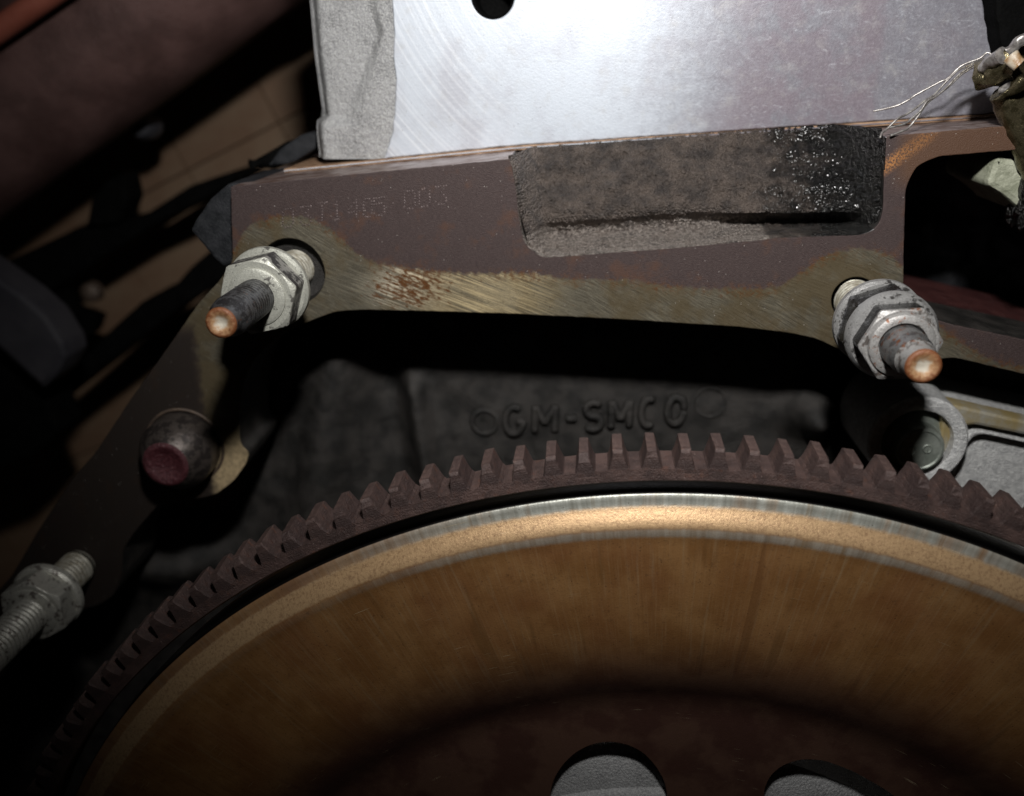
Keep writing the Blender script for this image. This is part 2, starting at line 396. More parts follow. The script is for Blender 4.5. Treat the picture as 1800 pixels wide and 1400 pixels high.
def mat_alu_mach():
    s = NT('milled_aluminium'); x, y, z = s.xyz()
    n = s.noise(0.06, 5, 0.6); f = s.noise(1.6, 5, 0.7); c = s.noise(0.4, 6, 0.75, dist=0.6)
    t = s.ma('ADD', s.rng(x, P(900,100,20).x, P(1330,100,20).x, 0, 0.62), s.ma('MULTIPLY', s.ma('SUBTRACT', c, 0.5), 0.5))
    col = s.mix(s.rng(t, 0.0, 0.75), (0.47, 0.505, 0.56), (0.150, 0.143, 0.165))  # right side stained; the hot spot's fade from the left is coloured in too
    col = s.mix(s.rng(n, 0.45, 0.68, 0, 0.30), col, (0.20, 0.16, 0.18))
    col = s.mix(s.rng(f, 0.52, 0.75, 0, 0.3), col, (0.46, 0.47, 0.50))
    sx = s.ma('ADD', x, s.ma('MULTIPLY', s.ma('SUBTRACT', c, 0.5), 5.0))
    st_ = s.ma('MULTIPLY', s.rng(sx, P(1140,120,20).x, P(1300,120,20).x), s.rng(sx, P(1478,120,20).x, P(1492,120,20).x, 1, 0))
    st_ = s.ma('MULTIPLY', st_, s.rng(s.noise(0.14, 4, 0.6, off=(2,2,6)), 0.35, 0.55))
    col = s.mix(s.ma('MULTIPLY', st_, 0.42), col, (0.17, 0.125, 0.15))
    col = s.mix(s.rng(s.noise(0.5, 6, 0.75, co=s.stretch((0.5, 1, 1.6)), dist=1.2), 0.55, 0.72, 0, 0.45), col, (0.50, 0.52, 0.56))
    # cloudy oxide along the lower edge
    col = s.mix(s.rng(s.noise(0.22, 6, 0.7, off=(4,4,4)), 0.50, 0.72, 0, 0.35), col, (0.36, 0.35, 0.34))
    # big cutter arcs in the lower left
    ax, az = P(1500,-900,20).x, P(1500,-900,20).z
    dx = s.ma('SUBTRACT', x, P(1150,-420,20).x); dz = s.ma('SUBTRACT', z, P(1150,-420,20).z)
    rad = s.ma('SQRT', s.ma('ADD', s.ma('MULTIPLY', dx, dx), s.ma('MULTIPLY', dz, dz)))
    arc = s.noise(1.0, 3, 0.6, co=s.comb(rad, 0.0, 0.0))
    col = s.mix(s.ma('MULTIPLY', s.rng(arc, 0.45, 0.65), s.rng(x, P(690,100,20).x, P(900,100,20).x, 0.35, 0.0)), col, (0.80, 0.82, 0.85))
    sp = s.rng(s.vor(0.85), 0.05, 0.10, 1, 0)
    col = s.mix(s.ma('MULTIPLY', sp, s.rng(s.noise(0.25, 3, off=(2,9,2)), 0.48, 0.6)), col, (0.12, 0.10, 0.09))
    dirt = s.rng(s.ma('ADD', x, s.ma('MULTIPLY', s.noise(0.8, 5), 8)), P(1725,60,20).x, P(1775,60,20).x)
    col = s.mix(dirt, col, s.mix(s.rng(f, .4, .6), (0.05, 0.03, 0.03), (0.3, 0.24, 0.2)))
    h = s.ma('ADD', f, s.ma('MULTIPLY', arc, 0.2))
    return s.out(col, s.rng(f, 0.3, 0.7, 0.38, 0.55), 0.30, s.bump(h, 0.05))
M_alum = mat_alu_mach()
def mat_alu_cast():
    s = NT('cast_aluminium'); n = s.noise(0.12, 5, 0.6); g = s.noise(2.6, 5, 0.7); v = s.vor(1.7)
    col = s.mix(s.rng(n, 0.35, 0.65), (0.22, 0.22, 0.225), (0.32, 0.32, 0.325))
    col = s.mix(s.rng(g, 0.42, 0.66, 0, 0.8), col, (0.52, 0.52, 0.51))
    h = s.ma('ADD', g, s.ma('MULTIPLY', v, -0.5))
    return s.out(col, s.rng(g, 0.3, 0.7, 0.42, 0.6), 0.35, s.bump(h, 0.42, 0.9))
M_aluc = mat_alu_cast()
M_cover = simple('cover_cast_aluminium', (0.42, 0.42, 0.42), (0.62, 0.62, 0.61), 0.9, (0.35, 0.55), 0.35, 0.5, 1.8)
def mat_gasket():
    s = NT('head_gasket'); x, y, z = s.xyz()
    n = s.noise(1.0, 5, 0.6, co=s.stretch((0.25, 1, 3))); 
    col = s.mix(s.rng(n, 0.35, 0.65), (0.13, 0.068, 0.036), (0.34, 0.22, 0.14))
    return s.out(col, 0.5, 0.3, s.bump(n, 0.1))
M_gasket = mat_gasket()
def mat_zinc(name, light, grime, amount, seed, rust=0.0, rough=0.42, metal=0.35):
    s = NT(name); n = s.noise(0.42, 7, 0.68, off=(seed, 2, 3)); f = s.noise(3.0, 4, 0.6); 
    lc = s.mix(s.rng(f, 0.4, 0.7), tuple(c*0.78 for c in light), light)
    m = s.rng(n, amount, amount + 0.06)
    col = s.mix(m, grime, lc)
    sp = s.rng(s.vor(1.5), 0.10, 0.2, 1, 0); sp = s.ma('MULTIPLY', sp, s.rng(s.noise(0.5, 3, off=(seed, 7, 1)), 0.45, 0.58))
    col = s.mix(s.ma('MULTIPLY', sp, 0.9), col, (0.03, 0.028, 0.026))
    if rust:
        r = s.rng(s.noise(0.55, 6, 0.7, off=(seed+4, 5, 1)), 0.66 - rust*0.2, 0.74 - rust*0.2)
        col = s.mix(r, col, s.mix(f, (0.08, 0.022, 0.010), (0.28, 0.10, 0.035)))
    return s.out(col, s.rng(f, 0.3, 0.7, rough - 0.08, rough + 0.12), metal, s.bump(s.ma('ADD', n, s.ma('MULTIPLY', f, 0.3)), 0.22))
def mat_thread():
    s = NT('zinc_thread'); x, y, z = s.xyz(); n = s.noise(0.5, 6, 0.65); f = s.noise(3.0, 4)
    r = s.ma('SQRT', s.ma('ADD', s.ma('MULTIPLY', x, x), s.ma('MULTIPLY', z, z)))
    col = s.mix(s.rng(n, 0.35, 0.6), (0.26, 0.23, 0.17), (0.50, 0.48, 0.41))
    col = s.mix(s.rng(r, 4.4, 4.85, 1.0, 0.0), col, (0.018, 0.015, 0.011))
    return s.out(col, 0.45, 0.25, s.bump(f, 0.1))
M_thread = mat_thread()
M_zinc = mat_zinc('zinc_plated_spotted', (0.50, 0.50, 0.44), (0.12, 0.115, 0.105), 0.38, 1.0)
M_zincflat = mat_zinc('zinc_plated_worn', (0.30, 0.29, 0.27), (0.035, 0.032, 0.033), 0.50, 5.0)
M_shank = mat_zinc('dark_shank', (0.13, 0.13, 0.135), (0.045, 0.043, 0.045), 0.46, 8.0, 0.2, 0.34, 0.6)
M_shank2 = mat_zinc('grey_shank', (0.22, 0.22, 0.22), (0.09, 0.085, 0.085), 0.42, 2.0, 0.5, 0.34, 0.6)
M_oily = mat_zinc('oil_black_steel', (0.16, 0.16, 0.17), (0.008, 0.008, 0.008), 0.56, 6.0, 0.0, 0.2, 0.4)
M_crust = mat_zinc('crusty_zinc', (0.34, 0.335, 0.33), (0.05, 0.047, 0.045), 0.39, 17.0, 0.0, 0.35, 0.4)
M_rusty = mat_zinc('rust_spotted_steel', (0.36, 0.35, 0.34), (0.10, 0.088, 0.08), 0.40, 9.0, 0.45, 0.42, 0.35)
M_pewter = mat_zinc('pewter_steel', (0.62, 0.61, 0.55), (0.17, 0.15, 0.135), 0.40, 4.0, 0.0, 0.34, 0.45)
def mat_tip():
    s = NT('rusty_bolt_tip'); x, y, z = s.xyz()
    r = s.ma('SQRT', s.ma('ADD', s.ma('MULTIPLY', x, x), s.ma('MULTIPLY', z, z)))
    n = s.noise(0.9, 5, 0.7); k = s.ma('ADD', r, s.ma('MULTIPLY', s.ma('SUBTRACT', n, 0.5), 3.6))
    col = s.ramp(s.rng(k, 0.0, 4.0, smooth=False), [(0.20, (0.50, 0.46, 0.38)), (0.45, (0.38, 0.22, 0.11)), (0.75, (0.17, 0.06, 0.022))])
    return s.out(col, 0.5, 0.1, s.bump(n, 0.25))
M_tip = mat_tip()
def mat_ring():
    s = NT('ring_gear_steel'); n = s.noise(0.16, 6, 0.65); g = s.noise(2.6, 4, 0.6)
    col = s.mix(s.rng(n, 0.36, 0.64), (0.048, 0.030, 0.027), (0.098, 0.060, 0.052))
    col = s.mix(s.rng(s.noise(0.3, 5, 0.7, off=(2,2,7)), 0.56, 0.72, 0, 0.7), col, (0.13, 0.055, 0.034))
    col = s.mix(s.rng(g, 0.55, 0.75, 0, 0.35), col, (0.16, 0.11, 0.10))
    x, y, z = s.xyz(); r = s.ma('SQRT', s.ma('ADD', s.ma('MULTIPLY', x, x), s.ma('MULTIPLY', z, z)))
    ln = s.noise(1.0, 3, 0.6, co=s.comb(s.ma('MULTIPLY', r, 3.0), s.ma('MULTIPLY', s.ma('ARCTAN2', z, x), 9.0), 0.0))
    col = s.mix(s.rng(ln, 0.55, 0.7, 0, 0.25), col, (0.15, 0.10, 0.09))
    oi = s.n('ShaderNodeObjectInfo').outputs['Random']
    col = s.mix(s.rng(oi, 0.0, 1.0, 0.0, 0.45), col, (0.032, 0.020, 0.020))
    wr = s.ma('MULTIPLY', s.rng(r, RI+6.9, RI+7.4), s.rng(s.noise(0.8, 5, 0.7, off=(3,3,3)), 0.42, 0.6))
    col = s.mix(s.ma('MULTIPLY', wr, 0.25), col, (0.20, 0.13, 0.11))
    sp = s.rng(s.vor(0.95), 0.045, 0.09, 1, 0); sp = s.ma('MULTIPLY', sp, s.rng(s.noise(0.35, 3), 0.5, 0.6))
    col = s.mix(sp, col, (0.6, 0.45, 0.4))
    return s.out(col, s.rng(g, 0.3, 0.7, 0.45, 0.65), 0.1, s.bump(s.ma('ADD', s.ma('ADD', g, s.ma('MULTIPLY', ln, 0.35)), s.noise(0.9, 5, 0.7)), 0.26))
M_ring = mat_ring()
def mat_flex():
    s = NT('flexplate_varnished_steel'); x, y, z = s.xyz()
    r = s.ma('SQRT', s.ma('ADD', s.ma('MULTIPLY', x, x), s.ma('MULTIPLY', z, z)))
    a = s.ma('ARCTAN2', z, x)
    rad = s.noise(1.0, 5, 0.7, co=s.comb(s.ma('MULTIPLY', a, 95.0), s.ma('MULTIPLY', r, 0.035), 0.0))
    rad2 = s.noise(1.0, 3, 0.6, co=s.comb(s.ma('MULTIPLY', a, 26.0), s.ma('MULTIPLY', r, 0.02), 4.0))
    sm = s.noise(0.55, 6, 0.7); f = s.noise(2.2, 5, 0.7); big = s.noise(0.09, 4, 0.6)
    tan = s.mix(s.rng(big, 0.35, 0.65), (0.30, 0.142, 0.048), (0.40, 0.208, 0.080))
    tan = s.mix(s.rng(s.noise(1.1, 6, 0.75), 0.54, 0.70, 0, 0.55), tan, (0.13, 0.065, 0.03))
    tan = s.mix(s.rng(rad, 0.52, 0.72, 0, 0.36), tan, (0.46, 0.34, 0.20))
    heat = s.noise(0.045, 3, 0.6, off=(7,1,3)); tan = s.mix(s.rng(heat, 0.40, 0.70, 0, 0.40), tan, (0.24, 0.085, 0.035))
    tan = s.mix(s.rng(s.noise(0.9, 7, 0.8, off=(1,8,3)), 0.57, 0.66, 0, 0.5), tan, (0.085, 0.045, 0.022))
    tan = s.mix(s.rng(rad2, 0.60, 0.68, 0, 0.5), tan, (0.20, 0.10, 0.035))
    rad3 = s.noise(1.0, 4, 0.7, co=s.comb(s.ma('MULTIPLY', a, 330.0), s.ma('MULTIPLY', r, 0.06), 2.0))
    tan = s.mix(s.rng(rad3, 0.50, 0.76, 0, 0.30), tan, (0.52, 0.34, 0.18)); tan = s.mix(s.rng(rad3, 0.48, 0.28, 0, 0.3), tan, (0.20, 0.10, 0.04))
    run = s.noise(1.0, 2, 0.5, co=s.comb(s.ma('MULTIPLY', a, 44.0), s.ma('MULTIPLY', r, 0.012), 12.0))
    tan = s.mix(s.rng(run, 0.66, 0.70, 0, 0.55), tan, (0.21, 0.095, 0.035))
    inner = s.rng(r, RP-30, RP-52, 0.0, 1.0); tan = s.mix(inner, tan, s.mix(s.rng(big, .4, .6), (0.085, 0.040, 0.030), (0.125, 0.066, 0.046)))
    gray = s.mix(s.rng(rad, 0.3, 0.7), (0.30, 0.30, 0.26), (0.52, 0.53, 0.48))
    gray = s.mix(s.rng(s.noise(1.0, 4, 0.6, co=s.comb(s.ma('MULTIPLY', a, 60.0), 0.0, 9.0)), 0.56, 0.66, 0, 0.6), gray, (0.26, 0.19, 0.11))
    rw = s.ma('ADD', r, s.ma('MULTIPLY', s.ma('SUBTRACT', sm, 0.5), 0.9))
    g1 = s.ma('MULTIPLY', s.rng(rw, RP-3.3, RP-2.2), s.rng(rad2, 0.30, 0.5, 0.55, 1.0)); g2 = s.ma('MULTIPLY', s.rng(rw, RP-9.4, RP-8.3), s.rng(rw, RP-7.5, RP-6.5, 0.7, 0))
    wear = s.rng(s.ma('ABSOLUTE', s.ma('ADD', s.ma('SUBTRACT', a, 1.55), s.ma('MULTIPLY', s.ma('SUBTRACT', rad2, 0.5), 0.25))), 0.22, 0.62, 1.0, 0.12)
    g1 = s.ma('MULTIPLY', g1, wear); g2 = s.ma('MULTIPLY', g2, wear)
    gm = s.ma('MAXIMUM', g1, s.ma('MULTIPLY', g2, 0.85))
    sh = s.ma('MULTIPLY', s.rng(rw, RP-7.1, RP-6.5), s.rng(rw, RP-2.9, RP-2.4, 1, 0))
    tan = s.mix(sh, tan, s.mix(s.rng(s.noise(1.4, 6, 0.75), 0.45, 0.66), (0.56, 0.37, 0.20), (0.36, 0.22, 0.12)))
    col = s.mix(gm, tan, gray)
    col = s.mix(s.rng(r, RP-0.35, RP-0.15), col, (0.006, 0.005, 0.005))  # outer side near-black: shade of the ring gap put into the colour
    sp = s.rng(s.vor(0.7), 0.045, 0.10, 1, 0); sp = s.ma('MULTIPLY', sp, s.rng(s.noise(0.2, 3, off=(6,1,1)), 0.46, 0.58))
    col = s.mix(sp, col, (0.06, 0.03, 0.015))
    # a few bright tangential scratches
    sc = s.noise(1.0, 2, 0.5, co=s.comb(s.ma('MULTIPLY', a, 13.0), s.ma('MULTIPLY', r, 4.2), 1.0))
    col = s.mix(s.ma('MULTIPLY', s.rng(sc, 0.70, 0.74, 0, 0.8), s.rng(s.noise(0.05, 2, 0.5, off=(5,5,5)), 0.50, 0.60)), col, (0.75, 0.62, 0.40))
    return s.out(col, s.rng(sm, 0.3, 0.7, 0.36, 0.46), 0.52, s.bump(s.ma('ADD', f, s.ma('MULTIPLY', rad, 0.8)), 0.06))
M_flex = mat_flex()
M_olive = mat_zinc('olive_plated_steel', (0.20, 0.17, 0.10), (0.10, 0.085, 0.045), 0.45, 11.0, 0.0, 0.22, 0.85)
M_wire = simple('steel_wire', (0.22, 0.20, 0.19), (0.42, 0.40, 0.38), 1.0, (0.3, 0.45), 0.7, 0.05)
M_palegreen = simple('pale_green_casting', (0.20, 0.21, 0.15), (0.33, 0.34, 0.26), 0.35, (0.5, 0.7), 0.1, 0.3, 1.5)
M_rail = simple('stained_aluminium_rim', (0.30, 0.23, 0.10), (0.34, 0.33, 0.29), 0.12, (0.4, 0.55), 0.4, 0.1, 2.0)
M_dowel = mat_zinc('dowel_steel', (0.10, 0.083, 0.074), (0.040, 0.033, 0.031), 0.46, 13.0, 0.0, 0.34, 0.55)
def mat_dowelend():
    s = NT('maroon_dowel_end'); n = s.noise(1.2, 5, 0.7)
    col = s.mix(s.rng(n, 0.4, 0.65), (0.050, 0.010, 0.014), (0.095, 0.026, 0.032))
    sp = s.rng(s.vor(1.4), 0.08, 0.16, 1, 0); col = s.mix(s.ma('MULTIPLY', sp, s.rng(s.noise(0.6, 2), 0.45, 0.6)), col, (0.5, 0.4, 0.4))
    return s.out(col, 0.45, 0.1, s.bump(n, 0.5))
M_dowelend = mat_dowelend()
M_pipe = simple('red_primer_pipe', (0.085, 0.045, 0.040), (0.145, 0.080, 0.072), 0.05, (0.45, 0.65), 0.0, 0.4, 0.7, 0.25)
M_piperim = simple('orange_red_rim', (0.30, 0.085, 0.055), (0.38, 0.12, 0.08), 0.05, (0.45, 0.6), 0.0, 0.2, 0.5)
M_tile = simple('tan_floor_tile', (0.145, 0.082, 0.047), (0.185, 0.125, 0.078), 0.02, (0.6, 0.8), 0.0, 0.3, 0.4)
M_grout = simple('floor_joint', (0.045, 0.028, 0.018), (0.06, 0.038, 0.026), 0.05, (0.7, 0.9))
M_bluegrey = simple('blue_grey_bar', (0.026, 0.025, 0.030), (0.040, 0.038, 0.043), 0.05, (0.5, 0.7), 0.0, 0.2, 0.6, spec=0.25)
M_spot = simple('dull_bluish_metal', (0.05, 0.05, 0.06), (0.08, 0.08, 0.09), 0.3, (0.35, 0.5), 0.4, 0.1)
# ================================================================== ENGINE BLOCK
block = thing('engine_block', 'dark iron engine block with oxidised rear face, cast pocket and milled contact band', 'engine block', (0,0,0))
OUT = [(405,328),(895,280),(901,292),(908,330),(915,398),(924,430),(952,452),(1000,449),(1200,434),(1354,419),(1362,417),(1515,412),(1543,400),(1552,372),(1554,300),(1556,240),(1720,226),(1960,206),(1960,250),(1762,266),(1650,275),(1610,293),(1592,330),(1589,440),(1588,545),
       (1670,570),(1800,597),(1960,632),(1960,695),(1800,658),(1675,628),(1625,637),(1560,648),(1515,636),(1475,615),(1437,596),(1390,586),(1300,575),(1100,562),(900,552),(740,547),(640,545),(590,548),(556,560),(510,580),(470,608),(442,640),(427,680),(421,720),(421,770),(424,784),(438,795),(433,815),(410,847),(377,871),(347,877),(293,882),(276,890),(233,940),(216,968),(213,1017),(200,1047),(173,1065),(140,1072),(95,1100),(30,1160),(-60,1260),(-120,1300),(-160,1260),(-40,1080),(20,1013),(67,933),(127,842),(167,797),(233,697),(290,618),(350,532),(387,492),(409,462),(407,397)]
RC = [0]*len(OUT)
out2 = resample(roundc(PX(OUT), [0.4 if i in (0, 1, 15) else 2.0 for i in range(len(OUT))]), 0.9, 0.10)
bore = circ(P(513,478).x, P(513,478).z, 8.6, 56)
bore2 = circ(P(1502,526).x, P(1502,526).z, 5.5, 48)
deckn = Vector((P(895,280).z - P(405,328).z, 0)) 
def sidefn(p, d, deep):
    # top deck faces get the milled material
    t = d.normalized() if d.length else Vector((1,0))
    up = p.y > P(410,335).z - 0.5 and abs(t.y) < 0.25 and p.x < P(905,280).x
    up2 = p.x > P(1550,240).x and p.y > P(1700,240).z - 2 and abs(t.y) < 0.25 and p.y > P(1960,215).z - 6
    if P(897,300).x < p.x < P(1553,300).x and p.y > P(940,456).z + (p.x - P(940,456).x)*0.04 and not up2: return 2
    if deep and (up or up2): return 1
    return 3 if deep else 0
fl = plate('bell_housing_flange', [out2, bore, bore2], 0, 24, [M_face, M_deck, M_pocket, M_castdark], block, 0.22, sidefn=sidefn)
lathe('stud_bore', [(8.7, 0.4), (8.2, 2.2), (8.0, 3.2), (5.2, 3.6), (0.5, 3.6)], (P(513,478).x, P(513,478).z), M_castdark, block, 56, cap=(False, True))
def zdeck(x):
    a, b, c = P(405,328), P(895,280), P(1720,226)
    return a.z + (b.z - a.z)*(x - a.x)/(b.x - a.x) if x < b.x else b.z + (c.z - b.z)*(x - b.x)/(c.x - b.x)
# deck behind the face, under the gasket
xa_, xb_, xc_, xd_ = P(405,328).x, P(895,280).x, P(1720,226).x, P(1960,210).x
dk = [Vector((q, zdeck(q) - e_)) for q, e_ in ((xa_, 0), (xb_, 0), (xc_, 0), (xd_, 0), (xd_, 6), (xb_, 6), (xa_, 3))]
plate('deck', [dk], 24.01, 120, M_deck, block, 0)
# cast pocket ----------------------------------------------------
def pocket(u, v):
    px = lerp(lerp(893, 934, sst(v,0,1)*0.9), lerp(1553, 1551, v), u)
    top = lerp(274, 226, (px - 895)/660); bot = lerp(462, 421, (px - 925)/620) if px < 1362 else 424
    py = lerp(top, bot, v)
    x, z = P(px, py).x, P(px, py).z
    z += max(0.0, (zdeck(x) - 0.05 - P(px, top).z))*(1 - v)**3
    led = 1 - sst(px, 1352, 1366)
    Yl = interp(v, [(0,20.5),(0.10,18.5),(0.25,16.2),(0.42,13.0),(0.55,10.6),(0.61,9.6),(0.66,9.4),(0.71,10.6),(0.77,13.2),(0.83,14.9),(0.865,14.8),(0.895,12.5),(0.95,4.6),(0.985,0.6),(1.0,0.5)])
    Yr = interp(v, [(0,20.5),(0.15,18.5),(0.35,14.0),(0.55,9.5),(0.72,7.0),(0.78,7.4),(0.84,11.5),(0.89,15.0),(0.955,12.0),(0.985,1.5),(1.0,0.5)])
    kr = sst(px, 1240, 1330)
    Y = lerp(lerp(Yl, Yr, kr), Yr, 1 - led)
    if led > 0: Y = lerp(Yr, lerp(Yl, lerp(Yl, Yr, 0.9), kr if v < 0.74 else 0), led)
    el = sst(px, lerp(893, 934, v), lerp(945, 985, v)); er = 1 - sst(px, 1478, 1553)
    Y = 0.8 + (Y - 0.8)*math.sin(el*math.pi/2)*(math.sin(er*math.pi/2)**0.7)
    Y += noise.noise(Vector((x*0.10, 2, z*0.16)))*1.3*sst(v, 0.04, 0.25)*(1 - sst(v, 0.6, 0.85))
    Y += fbm((x, 0, z), 0.35, 4)*0.42*min(1, v*8 + .2)*(1 if v < 0.95 else 0.2)
    Y += noise.noise(Vector((x, 7, z))*1.1)*(0.26 + 0.35*sst(px, 1330, 1420)) + noise.noise(Vector((x, 1, z))*2.0)*0.14
    return (x, Y, z)
gridmesh('cast_pocket', pocket, 420, 150, M_pocket, block, smooth=180)
# recessed rear wall with casting ridges ---------------------------
WY = 36.0
def rwall(u, v):
    py = lerp(440, 1560, v)
    xl = interp(py, [(440,470),(700,360),(900,235),(1080,60),(1300,-150),(1560,-420)])
    px = lerp(xl, 1900, u)
    x, z = P(px, py, WY).x, P(px, py, WY).z
    Y = WY
    def bumpx(c0, c1, wd, h):         # ridge running from (c0 at y=600) to (c1 at y=860)
        c = lerp(c0, c1, (py - 600)/260); return h*math.exp(-((px - c)/wd)**2)
    Y -= bumpx(600, 565, 46, 7.5)*sst(py, 596, 622)
    Y += bumpx(668, 704, 34, 6.0)
    Y -= bumpx(716, 760, 20, 6.5)*sst(py, 630, 680)
    Y += 4*sst(px, 1440, 1500)
    Y -= 15*math.exp(-((px - 1425)/40)**2 - ((py - 715)/40)**2)
    # deep hollow beside the left leg
    Y += 45*sst(px, 1500, 1590)*(1 - sst(py, 590, 650))
    hol = sst(px, 545 - (py-620)*0.42, 470 - (py-620)*0.45)
    Y += 34*hol*sst(py, 560, 640)*(1 - sst(py, 830, 900))
    Y -= 10*math.exp(-((px - 300)/90)**2 - ((py - 985)/40)**2)
    Y += fbm((x, 3, z), 0.08, 3)*0.6 + fbm((x, 1, z), 0.7, 3)*0.22
    return (x, Y, z)
gridmesh('recessed_wall', rwall, 220, 150, M_castdark, block, smooth=180)
# cast letters and round core marks
def letter(strokes, px, py, wpx, hpx, rot):
    """cast raised letter: rounded strokes half sunk in the wall, one mesh"""
    a = P(px, py, WY - 1); b = P(px + wpx, py - hpx, WY - 1); w_ = b.x - a.x; h_ = b.z - a.z
    vs = []; fs = []
    for st_ in strokes:
        pts = [Vector((a.x + u*w_, 0, a.z + v*h_ + math.tan(rot)*u*w_)) for u, v in st_]
        q = []
        for p0, p1 in zip(pts, pts[1:]):
            k = max(1, int((p1 - p0).length/0.5))
            q += [p0.lerp(p1, t/k) for t in range(k)]
        q.append(pts[-1]); n = 8; base = len(vs)
        for k, p in enumerate(q):
            d = (q[min(k+1, len(q)-1)] - q[max(k-1, 0)]).normalized(); sd = Vector((-d.z, 0, d.x))
            r = 1.32*(0.65 if k in (0, len(q)-1) else 1)*(1 + 0.10*noise.noise(p*0.6))
            for m_ in range(n):
                an = 2*math.pi*m_/n; vs.append((p.x + sd.x*math.cos(an)*r, WY - 0.35 - math.sin(an)*r*1.25, p.z + sd.z*math.cos(an)*r))
        for k in range(len(q) - 1):
            for m_ in range(n):
                c = base + k*n + m_; e = base + k*n + (m_+1) % n; fs.append((c, e, e+n, c+n))
        fs.append(tuple(range(base, base+n))); fs.append(tuple(range(base+(len(q)-1)*n, base+len(q)*n)))
    return mesh('letter', vs, fs, M_castdark, block, 70)
def arcp(a0, a1, cx=.5, cy=.5, rx=.5, ry=.5, n=14): return [(cx + rx*math.cos(math.radians(lerp(a0, a1, t/n))), cy + ry*math.sin(math.radians(lerp(a0, a1, t/n)))) for t in range(n+1)]
GL = {'G': [arcp(50, 330) + [(1, .45), (.6, .45)]], 'M': [[(0,0),(0,1)],[(0,1),(.5,.3)],[(.5,.3),(1,1)],[(1,1),(1,0)]], '-': [[(0,.5),(1,.5)]],
      'S': [arcp(30, 270, .5, .75, .48, .25, 10) + arcp(90, -150, .5, .25, .5, .25, 10)[1:]], 'C': [arcp(50, 310)], 'O': [arcp(0, 360, n=20)]}
for ch, x0, y0, wd, ht in [('G',888,764,32,46),('M',940,761,36,46),('-',994,738,20,2),('S',1028,756,30,46),('M',1074,753,34,46),('C',1126,749,28,46),('O',1172,746,32,46)]:
    letter(GL[ch], x0, y0, wd, ht, math.radians(4))
def torus(name, c, R, r, mat, par, org=(0,0,0), n=40):
    def fn(u, v):
        a = 2*math.pi*u; b = 2*math.pi*v
        return (c.x + (R + r*math.cos(b))*math.cos(a), c.y + r*math.sin(b), c.z + (R + r*math.cos(b))*math.sin(a))
    return gridmesh(name, fn, n, 8, mat, par, True, 180, org)
torus('core_mark', P(852, 742, WY), 3.9, 0.9, M_castdark, block)
torus('core_mark', P(1248, 708, WY), 4.6, 0.45, M_castdark, block)
# inner body behind the right window, floor of the window, side lug
def cav(u, v):
    px = lerp(1480, 1960, u); py = lerp(180, 620, v); x, z = P(px, py, 78).x, P(px, py, 78).z
    return (x, 78 + fbm((x, 0, z), 0.08, 4)*5, z)
gridmesh('cavity_wall', cav, 60, 60, M_cavity, block, smooth=180)
ar = [P(1560,548),P(1590,551),P(1670,573),P(1800,600),P(1960,635)]
vs = []; fs = []
for k, p in enumerate(ar):
    for t in range(9):
        y = 0.5 + t*8; vs.append((p.x, y, p.z - 0.25 + fbm((p.x, y, 1), 0.15)*0.5*(t > 0)))
for k in range(len(ar) - 1):
    for t in range(8): a = k*9 + t; fs.append((a, a+1, a+10, a+9))
mesh('window_sill', vs, fs, M_maroon, block, 60)
lug = PX([(334,404),(352,374),(372,348),(398,324),(420,320),(520,320),(520,470),(412,462),(392,470),(368,446)], 6)
plate('side_lug', [resample(roundc(lug, 1.2), 1.2, 0.25)], 6, 34, M_castgrey, block, 0.8)
# dot-peened number
FONT = {'0':["01110","10001","10001","10001","10001","10001","01110"],'3':["11111","00010","00100","00010","00001","10001","01110"],'T':["11111","00100","00100","00100","00100","00100","00100"],
 '1':["00100","01100","00100","00100","00100","00100","01110"],'4':["00010","00110","01010","10010","11111","00010","00010"],'5':["11111","10000","11110","00001","00001","10001","01110"],'.':["00000","00000","00000","00100","00000","00000","00000"]}
M_dot = simple('peened_dot', (0.05, 0.035, 0.034), (0.15, 0.115, 0.11), 0.9, (0.25, 0.4), 0.3, 0.05)
dv = []; df = []
chars = [('0',506,384,18),('3',537,380,18),('T',566,373,16),('1',592,371,12),('4',622,368,18),('0',646,366,14),('5',666,364,18),('.',690,358,14),('0',720,352,18),('0',746,348,18),('3',775,344,18)]
for ch, px, py, wd in chars:
    for r, row in enumerate(FONT[ch]):
        for c, b in enumerate(row):
            if b == '1':
                q = P(px + (c - 2)*wd/4 + random.uniform(-.5,.5), py + (r - 3)*5.2 - (c-2)*0.5 + random.uniform(-.5,.5), 0)
                n0 = len(dv); R = 0.26
                for k in range(8):
                    a = k*math.pi/4; dv.append((q.x + R*math.cos(a), 0.02, q.z + R*math.sin(a)))
                for k in range(8):
                    a = k*math.pi/4; dv.append((q.x + R*0.75*math.cos(a), -0.07, q.z + R*0.75*math.sin(a)))
                dv.append((q.x, 0.06, q.z))
                for k in range(8):
                    k2 = (k+1) % 8
                    df.append((n0+k, n0+k2, n0+8+k2, n0+8+k)); df.append((n0+8+k, n0+8+k2, n0+16))
o = mesh('stamped_number', dv, df, M_dot, block, 180); o['kind'] = 'stuff'
